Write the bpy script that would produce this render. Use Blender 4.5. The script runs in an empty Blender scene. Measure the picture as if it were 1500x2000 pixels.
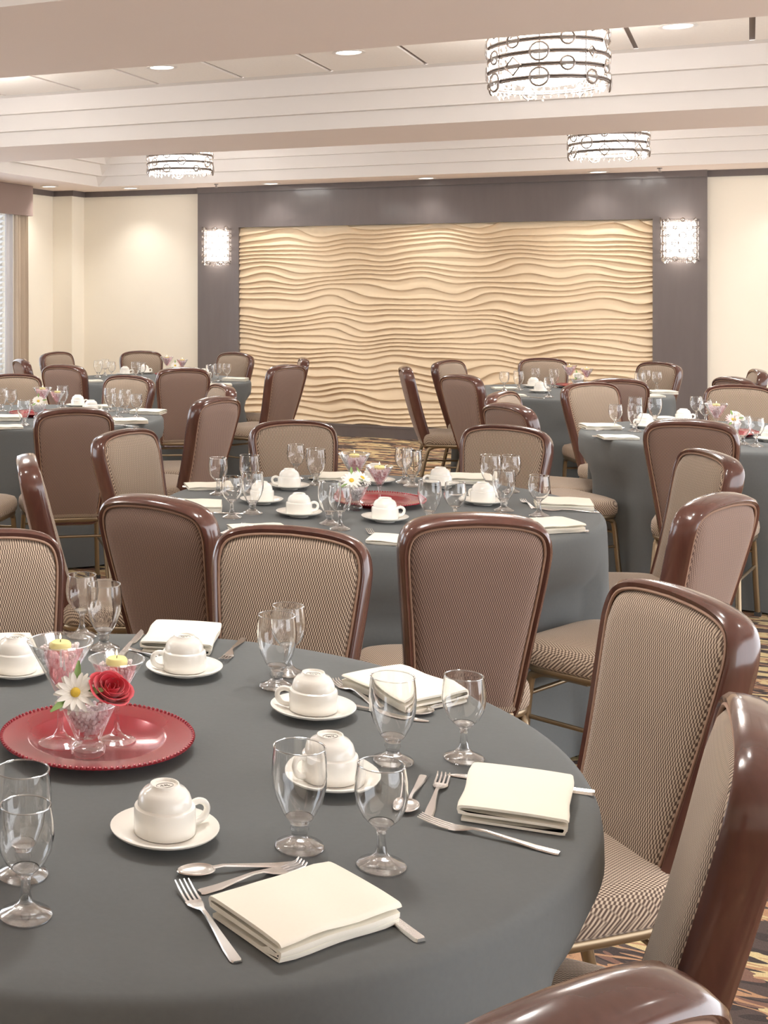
import bpy, math, random
from math import sin, cos, pi, radians, atan2, hypot, sqrt
from mathutils import Vector, Matrix

# ------------------------------------------------------------------ camera, world, exposure
scene = bpy.context.scene
COL = scene.collection
FPX, PX, HY, CAMZ = 2560.0, 200.0, 556.0, 1.54        # focal length, principal x, horizon y (px of 1500x2000), eye height
cd = bpy.data.cameras.new('camera')
cam = bpy.data.objects.new('camera', cd)
COL.objects.link(cam)
cam.location = (0, 0, CAMZ)
cam.rotation_euler = (radians(90), 0, 0)
cd.sensor_fit = 'VERTICAL'
cd.sensor_height = 36.0
cd.lens = FPX * 36.0 / 2000.0
cd.shift_x = (750 - PX) / 2000.0
cd.shift_y = -(1000 - HY) / 2000.0
cd.clip_start = 0.05
scene.camera = cam

world = bpy.data.worlds.new('daylight_fill')
scene.world = world
world.use_nodes = True
bg = world.node_tree.nodes['Background']
bg.inputs['Color'].default_value = (0.97, 0.99, 1.03, 1)
bg.inputs['Strength'].default_value = 4.2  # uniform fill; the room's right side is left unbuilt to let it in

vs = scene.view_settings
vs.view_transform = 'Standard'
vs.look = 'None'
vs.gamma = 1.0
vs.use_curve_mapping = False
vs.exposure = 0.0

LAMP_W = dict(down=48.0, wash=30.0, chandelier=42.0, sconce=14.0)

YAW = radians(-26.3)                                   # the room is turned against the view axis
RC, RS = cos(YAW), sin(YAW)


def room(u, v, z=0.0):
    """room coordinates (u along the wave wall, v towards it) -> world"""
    return Vector((RC * u - RS * v, RS * u + RC * v, z))


def uv_of(x, y):
    return (RC * x + RS * y, -RS * x + RC * y)


def unproj(px, py, z):
    """photo pixel -> world point at height z"""
    Y = FPX * (CAMZ - z) / (py - HY)
    return Vector(((px - PX) / FPX * Y, Y, z))


# ------------------------------------------------------------------ materials
def s2l(c):
    c /= 255.0
    return c / 12.92 if c <= 0.04045 else ((c + 0.055) / 1.055) ** 2.4


def rgb(r, g, b):
    return (s2l(r), s2l(g), s2l(b), 1.0)


def newmat(name):
    m = bpy.data.materials.new(name)
    m.use_nodes = True
    nt = m.node_tree
    return m, nt, nt.nodes, nt.links, nt.nodes['Principled BSDF']


def plain(name, col, rough=0.6, metal=0.0, noise=0.0, nscale=30.0, bump=0.0, coat=0.0, spec=0.5, sheen=0.0):
    m, nt, N, L, p = newmat(name)
    p.inputs['Base Color'].default_value = col
    p.inputs['Roughness'].default_value = rough
    p.inputs['Metallic'].default_value = metal
    p.inputs['Coat Weight'].default_value = coat
    p.inputs['Coat Roughness'].default_value = 0.12
    p.inputs['Specular IOR Level'].default_value = spec
    p.inputs['Sheen Weight'].default_value = sheen
    if noise or bump:
        tc = N.new('ShaderNodeTexCoord')
        nz = N.new('ShaderNodeTexNoise')
        nz.inputs['Scale'].default_value = nscale
        nz.inputs['Detail'].default_value = 4
        L.new(tc.outputs['Object'], nz.inputs['Vector'])
        if noise:
            mx = N.new('ShaderNodeMix'); mx.data_type = 'RGBA'
            mx.inputs['A'].default_value = tuple(max(0, c * (1 - noise)) for c in col[:3]) + (1,)
            mx.inputs['B'].default_value = tuple(min(1, c * (1 + noise)) for c in col[:3]) + (1,)
            L.new(nz.outputs['Fac'], mx.inputs['Factor'])
            L.new(mx.outputs['Result'], p.inputs['Base Color'])
        if bump:
            bp = N.new('ShaderNodeBump')
            bp.inputs['Strength'].default_value = bump
            bp.inputs['Distance'].default_value = 0.002
            L.new(nz.outputs['Fac'], bp.inputs['Height'])
            L.new(bp.outputs['Normal'], p.inputs['Normal'])
    return m


def emitter(name, col, strength):
    m, nt, N, L, p = newmat(name)
    p.inputs['Base Color'].default_value = (0.9, 0.9, 0.88, 1)
    p.inputs['Emission Color'].default_value = col
    p.inputs['Emission Strength'].default_value = strength
    return m


def weave(name, light, dark, pitch=0.0060, bump=0.25):
    """basket weave of staggered light dots on a darker ground"""
    m, nt, N, L, p = newmat(name)
    p.inputs['Roughness'].default_value = 0.85
    p.inputs['Sheen Weight'].default_value = 0.15
    p.inputs['Specular IOR Level'].default_value = 0.2
    tc = N.new('ShaderNodeTexCoord')
    sp = N.new('ShaderNodeSeparateXYZ')
    L.new(tc.outputs['Object'], sp.inputs[0])

    def M(op, a, b=None):
        n = N.new('ShaderNodeMath'); n.operation = op
        for i, x in enumerate((a, b)):
            if x is None:
                continue
            if isinstance(x, (int, float)):
                n.inputs[i].default_value = x
            else:
                L.new(x, n.inputs[i])
        return n.outputs[0]
    k = 2 * pi / pitch
    cx = M('COSINE', M('MULTIPLY', sp.outputs['X'], k))
    cz = M('COSINE', M('MULTIPLY', M('ADD', sp.outputs['Z'], sp.outputs['Y']), k * 0.5))
    w = M('MULTIPLY', cx, cz)
    mr = N.new('ShaderNodeMapRange')
    mr.inputs['From Min'].default_value = -0.25
    mr.inputs['From Max'].default_value = 0.35
    L.new(w, mr.inputs['Value'])
    mx = N.new('ShaderNodeMix'); mx.data_type = 'RGBA'
    mx.inputs['A'].default_value = dark
    mx.inputs['B'].default_value = light
    L.new(mr.outputs[0], mx.inputs['Factor'])
    L.new(mx.outputs['Result'], p.inputs['Base Color'])
    bp = N.new('ShaderNodeBump')
    bp.inputs['Strength'].default_value = bump
    bp.inputs['Distance'].default_value = 0.001
    L.new(mr.outputs[0], bp.inputs['Height'])
    L.new(bp.outputs['Normal'], p.inputs['Normal'])
    return m


def wood(name, a, b, rough=0.25, coat=0.6, scale=6.0):
    m, nt, N, L, p = newmat(name)
    tc = N.new('ShaderNodeTexCoord')
    mp = N.new('ShaderNodeMapping')
    mp.inputs['Scale'].default_value = (scale, scale, scale * 0.15)
    nz = N.new('ShaderNodeTexNoise')
    nz.inputs['Scale'].default_value = 8
    nz.inputs['Detail'].default_value = 5
    L.new(tc.outputs['Object'], mp.inputs[0]); L.new(mp.outputs[0], nz.inputs['Vector'])
    mx = N.new('ShaderNodeMix'); mx.data_type = 'RGBA'
    mx.inputs['A'].default_value = a; mx.inputs['B'].default_value = b
    L.new(nz.outputs['Fac'], mx.inputs['Factor'])
    L.new(mx.outputs['Result'], p.inputs['Base Color'])
    p.inputs['Roughness'].default_value = rough
    p.inputs['Coat Weight'].default_value = coat
    p.inputs['Coat Roughness'].default_value = 0.1
    return m


def clear_glass(name, tint=(1, 1, 1, 1), boost=1.6, ior=1.5, rough=0.02):
    """thin clear glass: see-through, mirror-like towards its edges (fresnel)"""
    m = bpy.data.materials.new(name)
    m.use_nodes = True
    nt = m.node_tree; N = nt.nodes; L = nt.links
    N.clear()
    out = N.new('ShaderNodeOutputMaterial')
    tr = N.new('ShaderNodeBsdfTransparent'); tr.inputs[0].default_value = tint
    gl = N.new('ShaderNodeBsdfGlossy'); gl.inputs['Roughness'].default_value = rough
    gl.inputs['Color'].default_value = (1, 1, 1, 1)
    fr = N.new('ShaderNodeLayerWeight'); fr.inputs['Blend'].default_value = 0.5
    pw = N.new('ShaderNodeMath'); pw.operation = 'POWER'; pw.inputs[1].default_value = 2.6
    L.new(fr.outputs['Facing'], pw.inputs[0])
    f0 = ((ior - 1) / (ior + 1)) ** 2 * boost
    mu = N.new('ShaderNodeMath'); mu.operation = 'MULTIPLY_ADD'
    mu.inputs[1].default_value = min(.97 - f0, 0.55 * boost); mu.inputs[2].default_value = f0
    mu.use_clamp = True
    L.new(pw.outputs[0], mu.inputs[0])
    mx = N.new('ShaderNodeMixShader')
    L.new(mu.outputs[0], mx.inputs[0]); L.new(tr.outputs[0], mx.inputs[1]); L.new(gl.outputs[0], mx.inputs[2])
    L.new(mx.outputs[0], out.inputs['Surface'])
    return m


def gel_material(name):
    m, nt, N, L, p = newmat(name)
    p.inputs['Base Color'].default_value = rgb(255, 244, 245)
    p.inputs['Roughness'].default_value = 0.12
    tr = N.new('ShaderNodeBsdfTransparent'); tr.inputs[0].default_value = (1, .93, .94, 1)
    mx = N.new('ShaderNodeMixShader'); mx.inputs[0].default_value = 0.93
    L.new(tr.outputs[0], mx.inputs[1]); L.new(p.outputs[0], mx.inputs[2])
    L.new(mx.outputs[0], N['Material Output'].inputs['Surface'])
    return m


def solid_glass(name, clear=0.0):
    m, nt, N, L, p = newmat(name)
    p.inputs['Base Color'].default_value = (1, 1, 1, 1)
    p.inputs['Roughness'].default_value = 0.0
    p.inputs['IOR'].default_value = 1.5
    p.inputs['Transmission Weight'].default_value = 1.0
    if clear:
        # see-through and edge-glossy shares mixed in, brightening stems that refraction leaves dark
        tr = N.new('ShaderNodeBsdfTransparent')
        gl = N.new('ShaderNodeBsdfGlossy'); gl.inputs['Roughness'].default_value = 0.12
        lw = N.new('ShaderNodeLayerWeight'); lw.inputs['Blend'].default_value = 0.55
        m1 = N.new('ShaderNodeMixShader'); L.new(lw.outputs['Facing'], m1.inputs[0])
        L.new(tr.outputs[0], m1.inputs[1]); L.new(gl.outputs[0], m1.inputs[2])
        m2 = N.new('ShaderNodeMixShader'); m2.inputs[0].default_value = clear
        L.new(p.outputs[0], m2.inputs[1]); L.new(m1.outputs[0], m2.inputs[2])
        L.new(m2.outputs[0], N['Material Output'].inputs['Surface'])
    return m


def carpet(name):
    m, nt, N, L, p = newmat(name)
    p.inputs['Roughness'].default_value = 0.95
    p.inputs['Specular IOR Level'].default_value = 0.1
    tc = N.new('ShaderNodeTexCoord')

    def noise(scale, sx, sy, rot, det=2.0, dist=0.6, w=0.0):
        mp = N.new('ShaderNodeMapping')
        mp.inputs['Scale'].default_value = (sx, sy, 1)
        mp.inputs['Rotation'].default_value = (0, 0, radians(rot))
        mp.inputs['Location'].default_value = (w, w * 1.7, 0)
        nz = N.new('ShaderNodeTexNoise')
        nz.inputs['Scale'].default_value = scale
        nz.inputs['Detail'].default_value = det
        nz.inputs['Distortion'].default_value = dist
        L.new(tc.outputs['Object'], mp.inputs[0]); L.new(mp.outputs[0], nz.inputs['Vector'])
        return nz.outputs['Fac']

    def ramp(fac, stops, const=True):
        r = N.new('ShaderNodeValToRGB')
        r.color_ramp.interpolation = 'CONSTANT' if const else 'LINEAR'
        e = r.color_ramp.elements
        e[0].position, e[0].color = stops[0]
        e[1].position, e[1].color = stops[1]
        for pos, c in stops[2:]:
            k = e.new(pos); k.color = c
        L.new(fac, r.inputs[0])
        return r
    a = noise(3.2, 0.7, 2.6, 20, 2.5, 1.4)
    b = noise(2.6, 0.9, 3.4, -35, 2.5, 1.8, 4.3)
    k0, k1 = (0, 0, 0, 1), (1, 1, 1, 1)
    ra = ramp(a, [(0.0, k0), (0.53, k1), (0.66, k0)])
    rb = ramp(b, [(0.0, k0), (0.55, k1), (0.62, k0)])
    c = noise(5.0, 1, 1.6, 10, 2, 0.8, 9.1)
    ground = ramp(c, [(0.0, rgb(96, 84, 80)), (0.5, rgb(78, 70, 68)), (0.58, rgb(134, 104, 92))])
    m1 = N.new('ShaderNodeMix'); m1.data_type = 'RGBA'
    L.new(ra.outputs[0], m1.inputs['Factor']); L.new(ground.outputs[0], m1.inputs['A'])
    m1.inputs['B'].default_value = rgb(216, 196, 150)
    m2 = N.new('ShaderNodeMix'); m2.data_type = 'RGBA'
    L.new(rb.outputs[0], m2.inputs['Factor']); L.new(m1.outputs['Result'], m2.inputs['A'])
    m2.inputs['B'].default_value = rgb(188, 148, 116)
    pile = N.new('ShaderNodeTexNoise'); pile.inputs['Scale'].default_value = 260
    L.new(tc.outputs['Object'], pile.inputs['Vector'])
    m3 = N.new('ShaderNodeMix'); m3.data_type = 'RGBA'; m3.blend_type = 'MULTIPLY'
    m3.inputs['Factor'].default_value = 0.35
    L.new(m2.outputs['Result'], m3.inputs['A'])
    pr = ramp(pile.outputs['Fac'], [(0.3, (0.45, 0.45, 0.45, 1)), (0.65, (1, 1, 1, 1))], False)
    L.new(pr.outputs[0], m3.inputs['B'])
    L.new(m3.outputs['Result'], p.inputs['Base Color'])
    bp = N.new('ShaderNodeBump'); bp.inputs['Strength'].default_value = 0.5; bp.inputs['Distance'].default_value = 0.004
    L.new(pile.outputs['Fac'], bp.inputs['Height']); L.new(bp.outputs['Normal'], p.inputs['Normal'])
    return m


MAT = {
    'carpet': carpet('patterned_carpet'),
    'wall': plain('warm_beige_wallpaper', rgb(241, 233, 217), 0.7, noise=0.03, nscale=3, bump=0.05),
    'ceiling': plain('ceiling_paint', rgb(240, 226, 218), 0.8, noise=0.015, nscale=2),
    'step': plain('ceiling_moulding_paint', rgb(226, 220, 215), 0.7),
    'tile': plain('acoustic_tile', rgb(252, 243, 235), 0.9, noise=0.05, nscale=60, bump=0.3),
    'grid': plain('tile_grid_metal', rgb(120, 104, 95), 0.6),
    'darkwood': wood('dark_surround_wood', rgb(97, 89, 87), rgb(109, 100, 98), 0.42, 0.25, 2.0),
    'wave': plain('sand_wave_panel', rgb(230, 208, 176), 0.55, noise=0.02, nscale=20),
    'mahogany': wood('mahogany_lacquer', rgb(74, 44, 37), rgb(102, 64, 54), 0.2, 0.6, 5.0),
    'fabric': weave('cream_brown_weave', rgb(204, 184, 162), rgb(98, 80, 70)),
    'fabric_back': weave('brown_weave', rgb(166, 140, 126), rgb(104, 84, 76)),
    'piping': plain('piping_cord', rgb(160, 128, 108), 0.7, noise=0.1, nscale=300),
    'bronze': plain('antique_bronze_tube', rgb(150, 132, 108), 0.35, 0.85),
    'rubber': plain('black_foot_cap', rgb(60, 58, 58), 0.7),
    'cloth': plain('charcoal_linen', rgb(106, 109, 109), 0.9, noise=0.06, nscale=120, bump=0.08, spec=0.15, sheen=0.1),
    'table': plain('plywood_table', rgb(150, 120, 90), 0.6),
    'china': plain('cream_china', rgb(255, 252, 244), 0.2, coat=0.4),
    'stamp': plain('grey_ink_stamp', rgb(150, 145, 140), 0.5),
    'napkin': plain('cream_napkin', rgb(255, 249, 235), 0.9, noise=0.015, nscale=300, bump=0.05, spec=0.1),
    'steel': plain('polished_cutlery_steel', rgb(236, 233, 230), 0.26, 1.0),
    'charger': plain('red_lacquer_charger', rgb(158, 36, 50), 0.25, 0.25, coat=0.5),
    'glass': clear_glass('drinking_glass', (0.97, 0.98, 0.98, 1), 1.7, 1.5),
    'glass_rim': clear_glass('glass_rim', (0.96, 0.97, 0.97, 1), 3.2, 1.55, 0.08),
    'gel': gel_material('pink_water_gel'),
    'bowl_glass': solid_glass('blown_glass_bowl'),
    'stem_glass': solid_glass('pressed_glass_stem', .55),
    'candle': plain('ivory_candle_wax', rgb(246, 232, 160), 0.5),
    'flame': emitter('candle_flame', (1, 0.72, 0.35, 1), 6.0),
    'wick': plain('wick', rgb(60, 50, 40), 0.9),
    'rose': plain('red_rose_petal', rgb(200, 32, 52), 0.55, sheen=0.3),
    'white_petal': plain('white_petal', rgb(252, 248, 240), 0.7),
    'pink_petal': plain('pale_pink_petal', rgb(244, 222, 222), 0.7),
    'daisy_eye': plain('daisy_centre', rgb(226, 190, 70), 0.8, bump=0.4, nscale=400),
    'leaf': plain('green_leaf', rgb(146, 176, 108), 0.5, noise=0.15, nscale=40),
    'silver': plain('fixture_chrome', rgb(150, 140, 134), 0.35, 0.9),
    'crystal': clear_glass('cut_crystal', (0.97, 0.96, 0.95, 1), 3.5, 1.6, 0.03),
    'pearl': plain('medallion_glass', rgb(250, 244, 236), 0.15, coat=0.5),
    'lampshade': emitter('lit_chandelier_core', (1.0, 0.975, 0.94, 1), LAMP_W['chandelier']),
    'sconceshade': emitter('lit_sconce_core', (1.0, 0.93, 0.84, 1), LAMP_W['sconce']),
    'downlens': emitter('lit_downlight_lens', (1.0, 0.95, 0.88, 1), 6.0),
    'white': plain('white_metal', rgb(238, 232, 226), 0.5),
    'valance': plain('brown_valance_fabric', rgb(142, 122, 114), 0.85, noise=0.04, nscale=90, bump=0.1),
    'drape': plain('taupe_drape', rgb(206, 190, 170), 0.9, noise=0.05, nscale=120),
    'lining': plain('pale_curtain_lining', rgb(206, 204, 206), 0.9),
    'slat': plain('white_blind_slat', rgb(240, 240, 240), 0.5),
    'pane': clear_glass('window_pane', (0.96, 0.98, 1.0, 1), 1.0, 1.45),
}


# ------------------------------------------------------------------ mesh builder
class MB:
    def __init__(self):
        self.v = []; self.f = []

    def add(self, vs_, fs):
        o = len(self.v)
        self.v += [tuple(p) for p in vs_]
        self.f += [tuple(i + o for i in q) for q in fs]
        return self

    def box(self, x0, x1, y0, y1, z0, z1):
        return self.add([(x0, y0, z0), (x1, y0, z0), (x1, y1, z0), (x0, y1, z0), (x0, y0, z1), (x1, y0, z1), (x1, y1, z1), (x0, y1, z1)],
                        [(3, 2, 1, 0), (4, 5, 6, 7), (0, 1, 5, 4), (1, 2, 6, 5), (2, 3, 7, 6), (3, 0, 4, 7)])

    def skin(self, loops, cap0=False, cap1=False, closed=True):
        n = len(loops[0]); vs_ = []; fs = []
        for l in loops:
            vs_ += list(l)
        for i in range(len(loops) - 1):
            for j in range(n if closed else n - 1):
                k = (j + 1) % n
                fs.append((i * n + j, i * n + k, (i + 1) * n + k, (i + 1) * n + j))
        if cap0:
            fs.append(tuple(range(n))[::-1])
        if cap1:
            b = (len(loops) - 1) * n
            fs.append(tuple(b + j for j in range(n)))
        return self.add(vs_, fs)

    def lathe(self, prof, seg=32, c=(0, 0, 0), cap0=False, cap1=False, a0=0.0, a1=2 * pi):
        full = abs(a1 - a0 - 2 * pi) < 1e-6
        n = seg if full else seg + 1
        loops = [[(c[0] + r * cos(a0 + (a1 - a0) * j / seg), c[1] + r * sin(a0 + (a1 - a0) * j / seg), c[2] + z) for j in range(n)] for r, z in prof]
        return self.skin(loops, cap0, cap1, full)

    def tube(self, pts, r, seg=8, closed=False, rect=None, caps=True):
        """tube along pts; r a number or list; rect=(a,b) gives a rounded-square section"""
        P = [Vector(p) for p in pts]; n = len(P); loops = []
        up = Vector((0, 0, 1)); prev = None
        for i in range(n):
            if closed:
                t = P[(i + 1) % n] - P[i - 1]
            else:
                t = P[min(i + 1, n - 1)] - P[max(i - 1, 0)]
            t.normalize()
            if prev is None:
                ref = up if abs(t.dot(up)) < 0.95 else Vector((1, 0, 0))
                a = t.cross(ref).normalized()
            else:
                a = (prev - t * prev.dot(t)).normalized()
            prev = a
            b = t.cross(a)
            rr = r[i] if isinstance(r, (list, tuple)) else r
            lp = []
            for j in range(seg):
                th = 2 * pi * (j + 0.5) / seg
                if rect:
                    cx = max(-1, min(1, 1.35 * cos(th))) * rect[0]; sx = max(-1, min(1, 1.35 * sin(th))) * rect[1]
                else:
                    cx = rr * cos(th); sx = rr * sin(th)
                lp.append(tuple(P[i] + a * cx + b * sx))
            loops.append(lp)
        if closed:
            loops.append(loops[0])
            return self.skin(loops)
        return self.skin(loops, caps, caps)

    def ribbon(self, path, widths, thick, x0=0.0):
        """flat bar: path of (y,z) points, width in x"""
        loops = []
        for (y, z), w in zip(path, widths):
            xo = x0 if not isinstance(w, tuple) else w[1]
            ww = w if not isinstance(w, tuple) else w[0]
            h = ww / 2; t = thick
            loops.append([(xo - h, y, z), (xo + h, y, z), (xo + h * 0.8, y, z + t), (xo - h * 0.8, y, z + t)])
        return self.skin(loops, True, True)

    def octa(self, c, rx, rz):
        x, y, z = c
        return self.add([(x + rx, y, z), (x, y + rx, z), (x - rx, y, z), (x, y - rx, z), (x, y, z + rz), (x, y, z - rz)],
                        [(0, 1, 4), (1, 2, 4), (2, 3, 4), (3, 0, 4), (1, 0, 5), (2, 1, 5), (3, 2, 5), (0, 3, 5)])

    def ball(self, c, r, seg=10, rings=6, sx=1, sy=1, sz=1):
        prof = []
        for i in range(rings + 1):
            a = -pi / 2 + pi * i / rings
            prof.append((max(1e-4, cos(a) * r), sin(a) * r))
        loops = [[(c[0] + q * cos(2 * pi * j / seg) * sx, c[1] + q * sin(2 * pi * j / seg) * sy, c[2] + z * sz) for j in range(seg)] for q, z in prof]
        return self.skin(loops)

    def xform(self, M):
        self.v = [tuple(M @ Vector(p)) for p in self.v]
        return self

    def mesh(self, name, mat, smooth=40):
        me = bpy.data.meshes.new(name)
        me.from_pydata(self.v, [], self.f)
        me.update()
        if smooth:
            me.polygons.foreach_set('use_smooth', [True] * len(me.polygons))
            me.set_sharp_from_angle(angle=radians(smooth))
        me.materials.append(MAT[mat] if isinstance(mat, str) else mat)
        return me


def link(name, data=None, parent=None, loc=(0, 0, 0), rz=0.0):
    o = bpy.data.objects.new(name, data)
    COL.objects.link(o)
    if parent is not None:
        o.parent = parent
    o.location = loc
    o.rotation_euler = (0, 0, rz)
    return o


def obj(name, mb, mat, parent=None, loc=(0, 0, 0), rz=0.0, smooth=40):
    return link(name, mb.mesh(name, mat, smooth), parent, loc, rz)


def tag(o, label, cat, group=None):
    o['label'] = label
    o['category'] = cat
    if group:
        o['group'] = group
    return o


def struct(name, mb, mat, smooth=0, label=None):
    o = obj(name, mb, mat, rz=YAW, smooth=smooth)
    o['kind'] = 'structure'
    if label:
        o['label'] = label
    return o


def copy_tree(src, parent=None):
    c = src.copy()
    COL.objects.link(c)
    c.parent = parent
    for ch in src.children:
        copy_tree(ch, c)
    return c


# ------------------------------------------------------------------ the room shell (room coordinates)
U0, U1, V0, V1 = -6.94, 4.4, -3.0, 13.09
ZS, ZT = 2.576, 2.92                                    # soffit / beam underside, tiled ceiling
CU0, CU1 = -6.19, 3.6                                   # coffers along u
COFFERS = [(1.25, 4.217), (5.668, 8.51), (9.564, 12.43)]

struct('floor', MB().box(U0 - .2, U1 + .2, V0, V1 + .2, -0.1, 0.0), 'carpet')
struct('wall_back', MB().box(U0 - .2, U1 + .2, V1, V1 + .2, 0, 3.2), 'wall')
struct('wall_front', MB().box(U0 - .2, U1 + .2, V0 - .2, V0, 0, 3.2), 'wall')
WIN = [(9.35, 11.85), (5.2, 7.7), (1.0, 3.5)]           # left wall windows; all but the corner one are unseen, added for light
WZ0, WZ1 = 0.45, 2.36
wl = MB()
wl.box(U0 - .2, U0, V0, V1, 0, WZ0)
wl.box(U0 - .2, U0, V0, V1, WZ1, 3.2)
edges = [V0] + [e for w in sorted(WIN) for e in w] + [V1]
for i in range(0, len(edges), 2):
    wl.box(U0 - .2, U0, edges[i], edges[i + 1], WZ0, WZ1)
struct('wall_left', wl, 'wall')
struct('wall_corner', MB().box(U0, U0 + .24, 12.80, V1, 0, ZS), 'wall')

# soffits and beams around the three coffers
cl = MB()
cl.box(U0 - .2, CU0, V0, V1 + .2, ZS, 3.2)
cl.box(CU1, U1 + .2, V0, V1 + .2, ZS, 3.2)
bands = [(V0, COFFERS[0][0]), (COFFERS[0][1], COFFERS[1][0]), (COFFERS[1][1], COFFERS[2][0]), (COFFERS[2][1], V1 + .2)]
for a, b in bands:
    cl.box(CU0, CU1, a, b, ZS, 3.2)
ceiling = struct('ceiling', cl, 'ceiling')

# stepped mouldings: each band leans inwards and has little corner facets
trim_no = [10]


def rect_loop(ua, ub, va, vb, z, ch=0.0):
    c = ch if ch > 0 else 0.0005
    return [(ua + c, va, z), (ub - c, va, z), (ub, va + c, z), (ub, vb - c, z), (ub - c, vb, z), (ua + c, vb, z), (ua, vb - c, z), (ua, va + c, z)]


for (va, vb) in COFFERS:
    ins = 0.0; z = ZS
    dz = (ZT - ZS) / 3.0
    for k in range(3):
        mb = MB()
        lean, ledge = 0.030, 0.055
        l0 = rect_loop(CU0 + ins, CU1 - ins, va + ins, vb - ins, z)
        l1 = rect_loop(CU0 + ins + lean, CU1 - ins - lean, va + ins + lean, vb - ins - lean, z + dz - .012, 0.085)
        i2 = ins + lean + ledge
        l2 = rect_loop(CU0 + i2, CU1 - i2, va + i2, vb - i2, z + dz - (0.012 if k < 2 else 0))
        mb.skin([l0, l1])
        mb.skin([l1, l2])
        mb.skin([l2, rect_loop(CU0 + i2, CU1 - i2, va + i2, vb - i2, z + dz)])
        ins = i2; z += dz
        struct('trim_%d' % trim_no[0], mb, 'step')
        trim_no[0] += 1
    # grid of the suspended ceiling and its tiles
    gi = ins
    g = obj('ceiling_grid', MB().box(CU0 + gi - .06, CU1 - gi + .06, va + gi - .06, vb - gi + .06, ZT + .012, ZT + .03), 'grid', ceiling, smooth=0)
    tile_mesh = None
    a0, a1, b0, b1 = CU0 + gi - .05, CU1 - gi + .05, va + gi - .05, vb - gi + .05
    us = [a0]
    uu = -3.04 - 0.61 * 10
    while uu < a1:
        if uu > a0 + .05 and uu < a1 - .05:
            us.append(uu)
        uu += 0.61
    us.append(a1)
    vls = [b0]
    vv = 7.62 - 0.61 * 20 + 0.61
    while vv < b1:
        if vv > b0 + .1 and vv < b1 - .1:
            vls.append(vv)
        vv += 1.22
    vls.append(b1)
    cache = {}
    for i in range(len(us) - 1):
        for j in range(len(vls) - 1):
            su, sv = us[i + 1] - us[i], vls[j + 1] - vls[j]
            key = (round(su, 3), round(sv, 3))
            if key not in cache:
                cache[key] = MB().box(-su / 2 + .015, su / 2 - .015, -sv / 2 + .006, sv / 2 - .006, 0, .012).mesh('ceiling_tile', 'tile', 0)
            link('ceiling_tile', cache[key], ceiling, ((us[i] + us[i + 1]) / 2, (vls[j] + vls[j + 1]) / 2, ZT))

# dark crown band under the soffit
mb = MB()
mb.box(U0 + .24, -5.298, V1 - .025, V1, ZS - .06, ZS)
mb.box(-.347, U1, V1 - .025, V1, ZS - .06, ZS)
mb.box(U0, U0 + .265, 12.775, 12.80, ZS - .06, ZS)
mb.box(U0 + .24, U0 + .265, 12.80, V1 - .025, ZS - .06, ZS)
mb.box(U0, U0 + .025, V0, 12.775, ZS - .06, ZS)
struct('trim_1', mb, 'darkwood')
mb = MB()
mb.box(U0 + .24, -5.298, V1 - .02, V1, 0, .11)
mb.box(-.347, U1, V1 - .02, V1, 0, .11)
struct('baseboard_back', mb, 'darkwood')
struct('baseboard_left', MB().box(U0, U0 + .02, V0, 12.80, 0, .11), 'darkwood')

# windows: frame, panes
for n, (va, vb) in enumerate(WIN):
    fr = MB()
    for (a, b, c, d) in ((va, va + .05, WZ0, WZ1), (vb - .05, vb, WZ0, WZ1), (va, vb, WZ0, WZ0 + .05), (va, vb, WZ1 - .05, WZ1), ((va + vb) / 2 - .03, (va + vb) / 2 + .03, WZ0, WZ1)):
        fr.box(U0 - .15, U0 - .09, a, b, c, d)
    w = struct('window_%d' % (n + 1), fr, 'white')
    for (a, b) in ((va + .05, (va + vb) / 2 - .03), ((va + vb) / 2 + .03, vb - .05)):
        obj('pane', MB().box(U0 - .125, U0 - .119, a, b, WZ0 + .05, WZ1 - .05), 'pane', w, smooth=0)

# ------------------------------------------------------------------ wave panel and its dark surround
PU0, PU1, PZ0, PZ1 = -4.834, -0.803, 0.124, 2.144
FU0, FU1 = -5.298, -0.347


def sbox(n, ua, ub, za, zb, d, label):
    struct('trim_%d' % n, MB().box(ua, ub, V1 - d, V1, za, zb), 'darkwood', label=label)


sbox(2, FU0, FU1, PZ1, ZS, .07, 'dark brown header board over the wave panel')
sbox(3, FU0, PU0, 0, PZ1, .07, 'dark brown jamb board of the wave panel nearer the windows')
sbox(4, PU1, FU1, 0, PZ1, .07, 'dark brown jamb board of the wave panel away from the windows')
sbox(5, PU0, PU1, 0, PZ0, .06, 'dark brown plinth board under the wave panel')
struct('trim_6', MB().box(FU0, FU1, V1 - .095, V1 - .07, ZS - .06, ZS), 'darkwood', label='dark crown strip along the header board')
struct('trim_7', MB().box(PU0, PU1, V1 - .066, V1 - .06, PZ0 - .022, PZ0 - .008), 'darkwood', label='thin bead along the plinth board')

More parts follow.
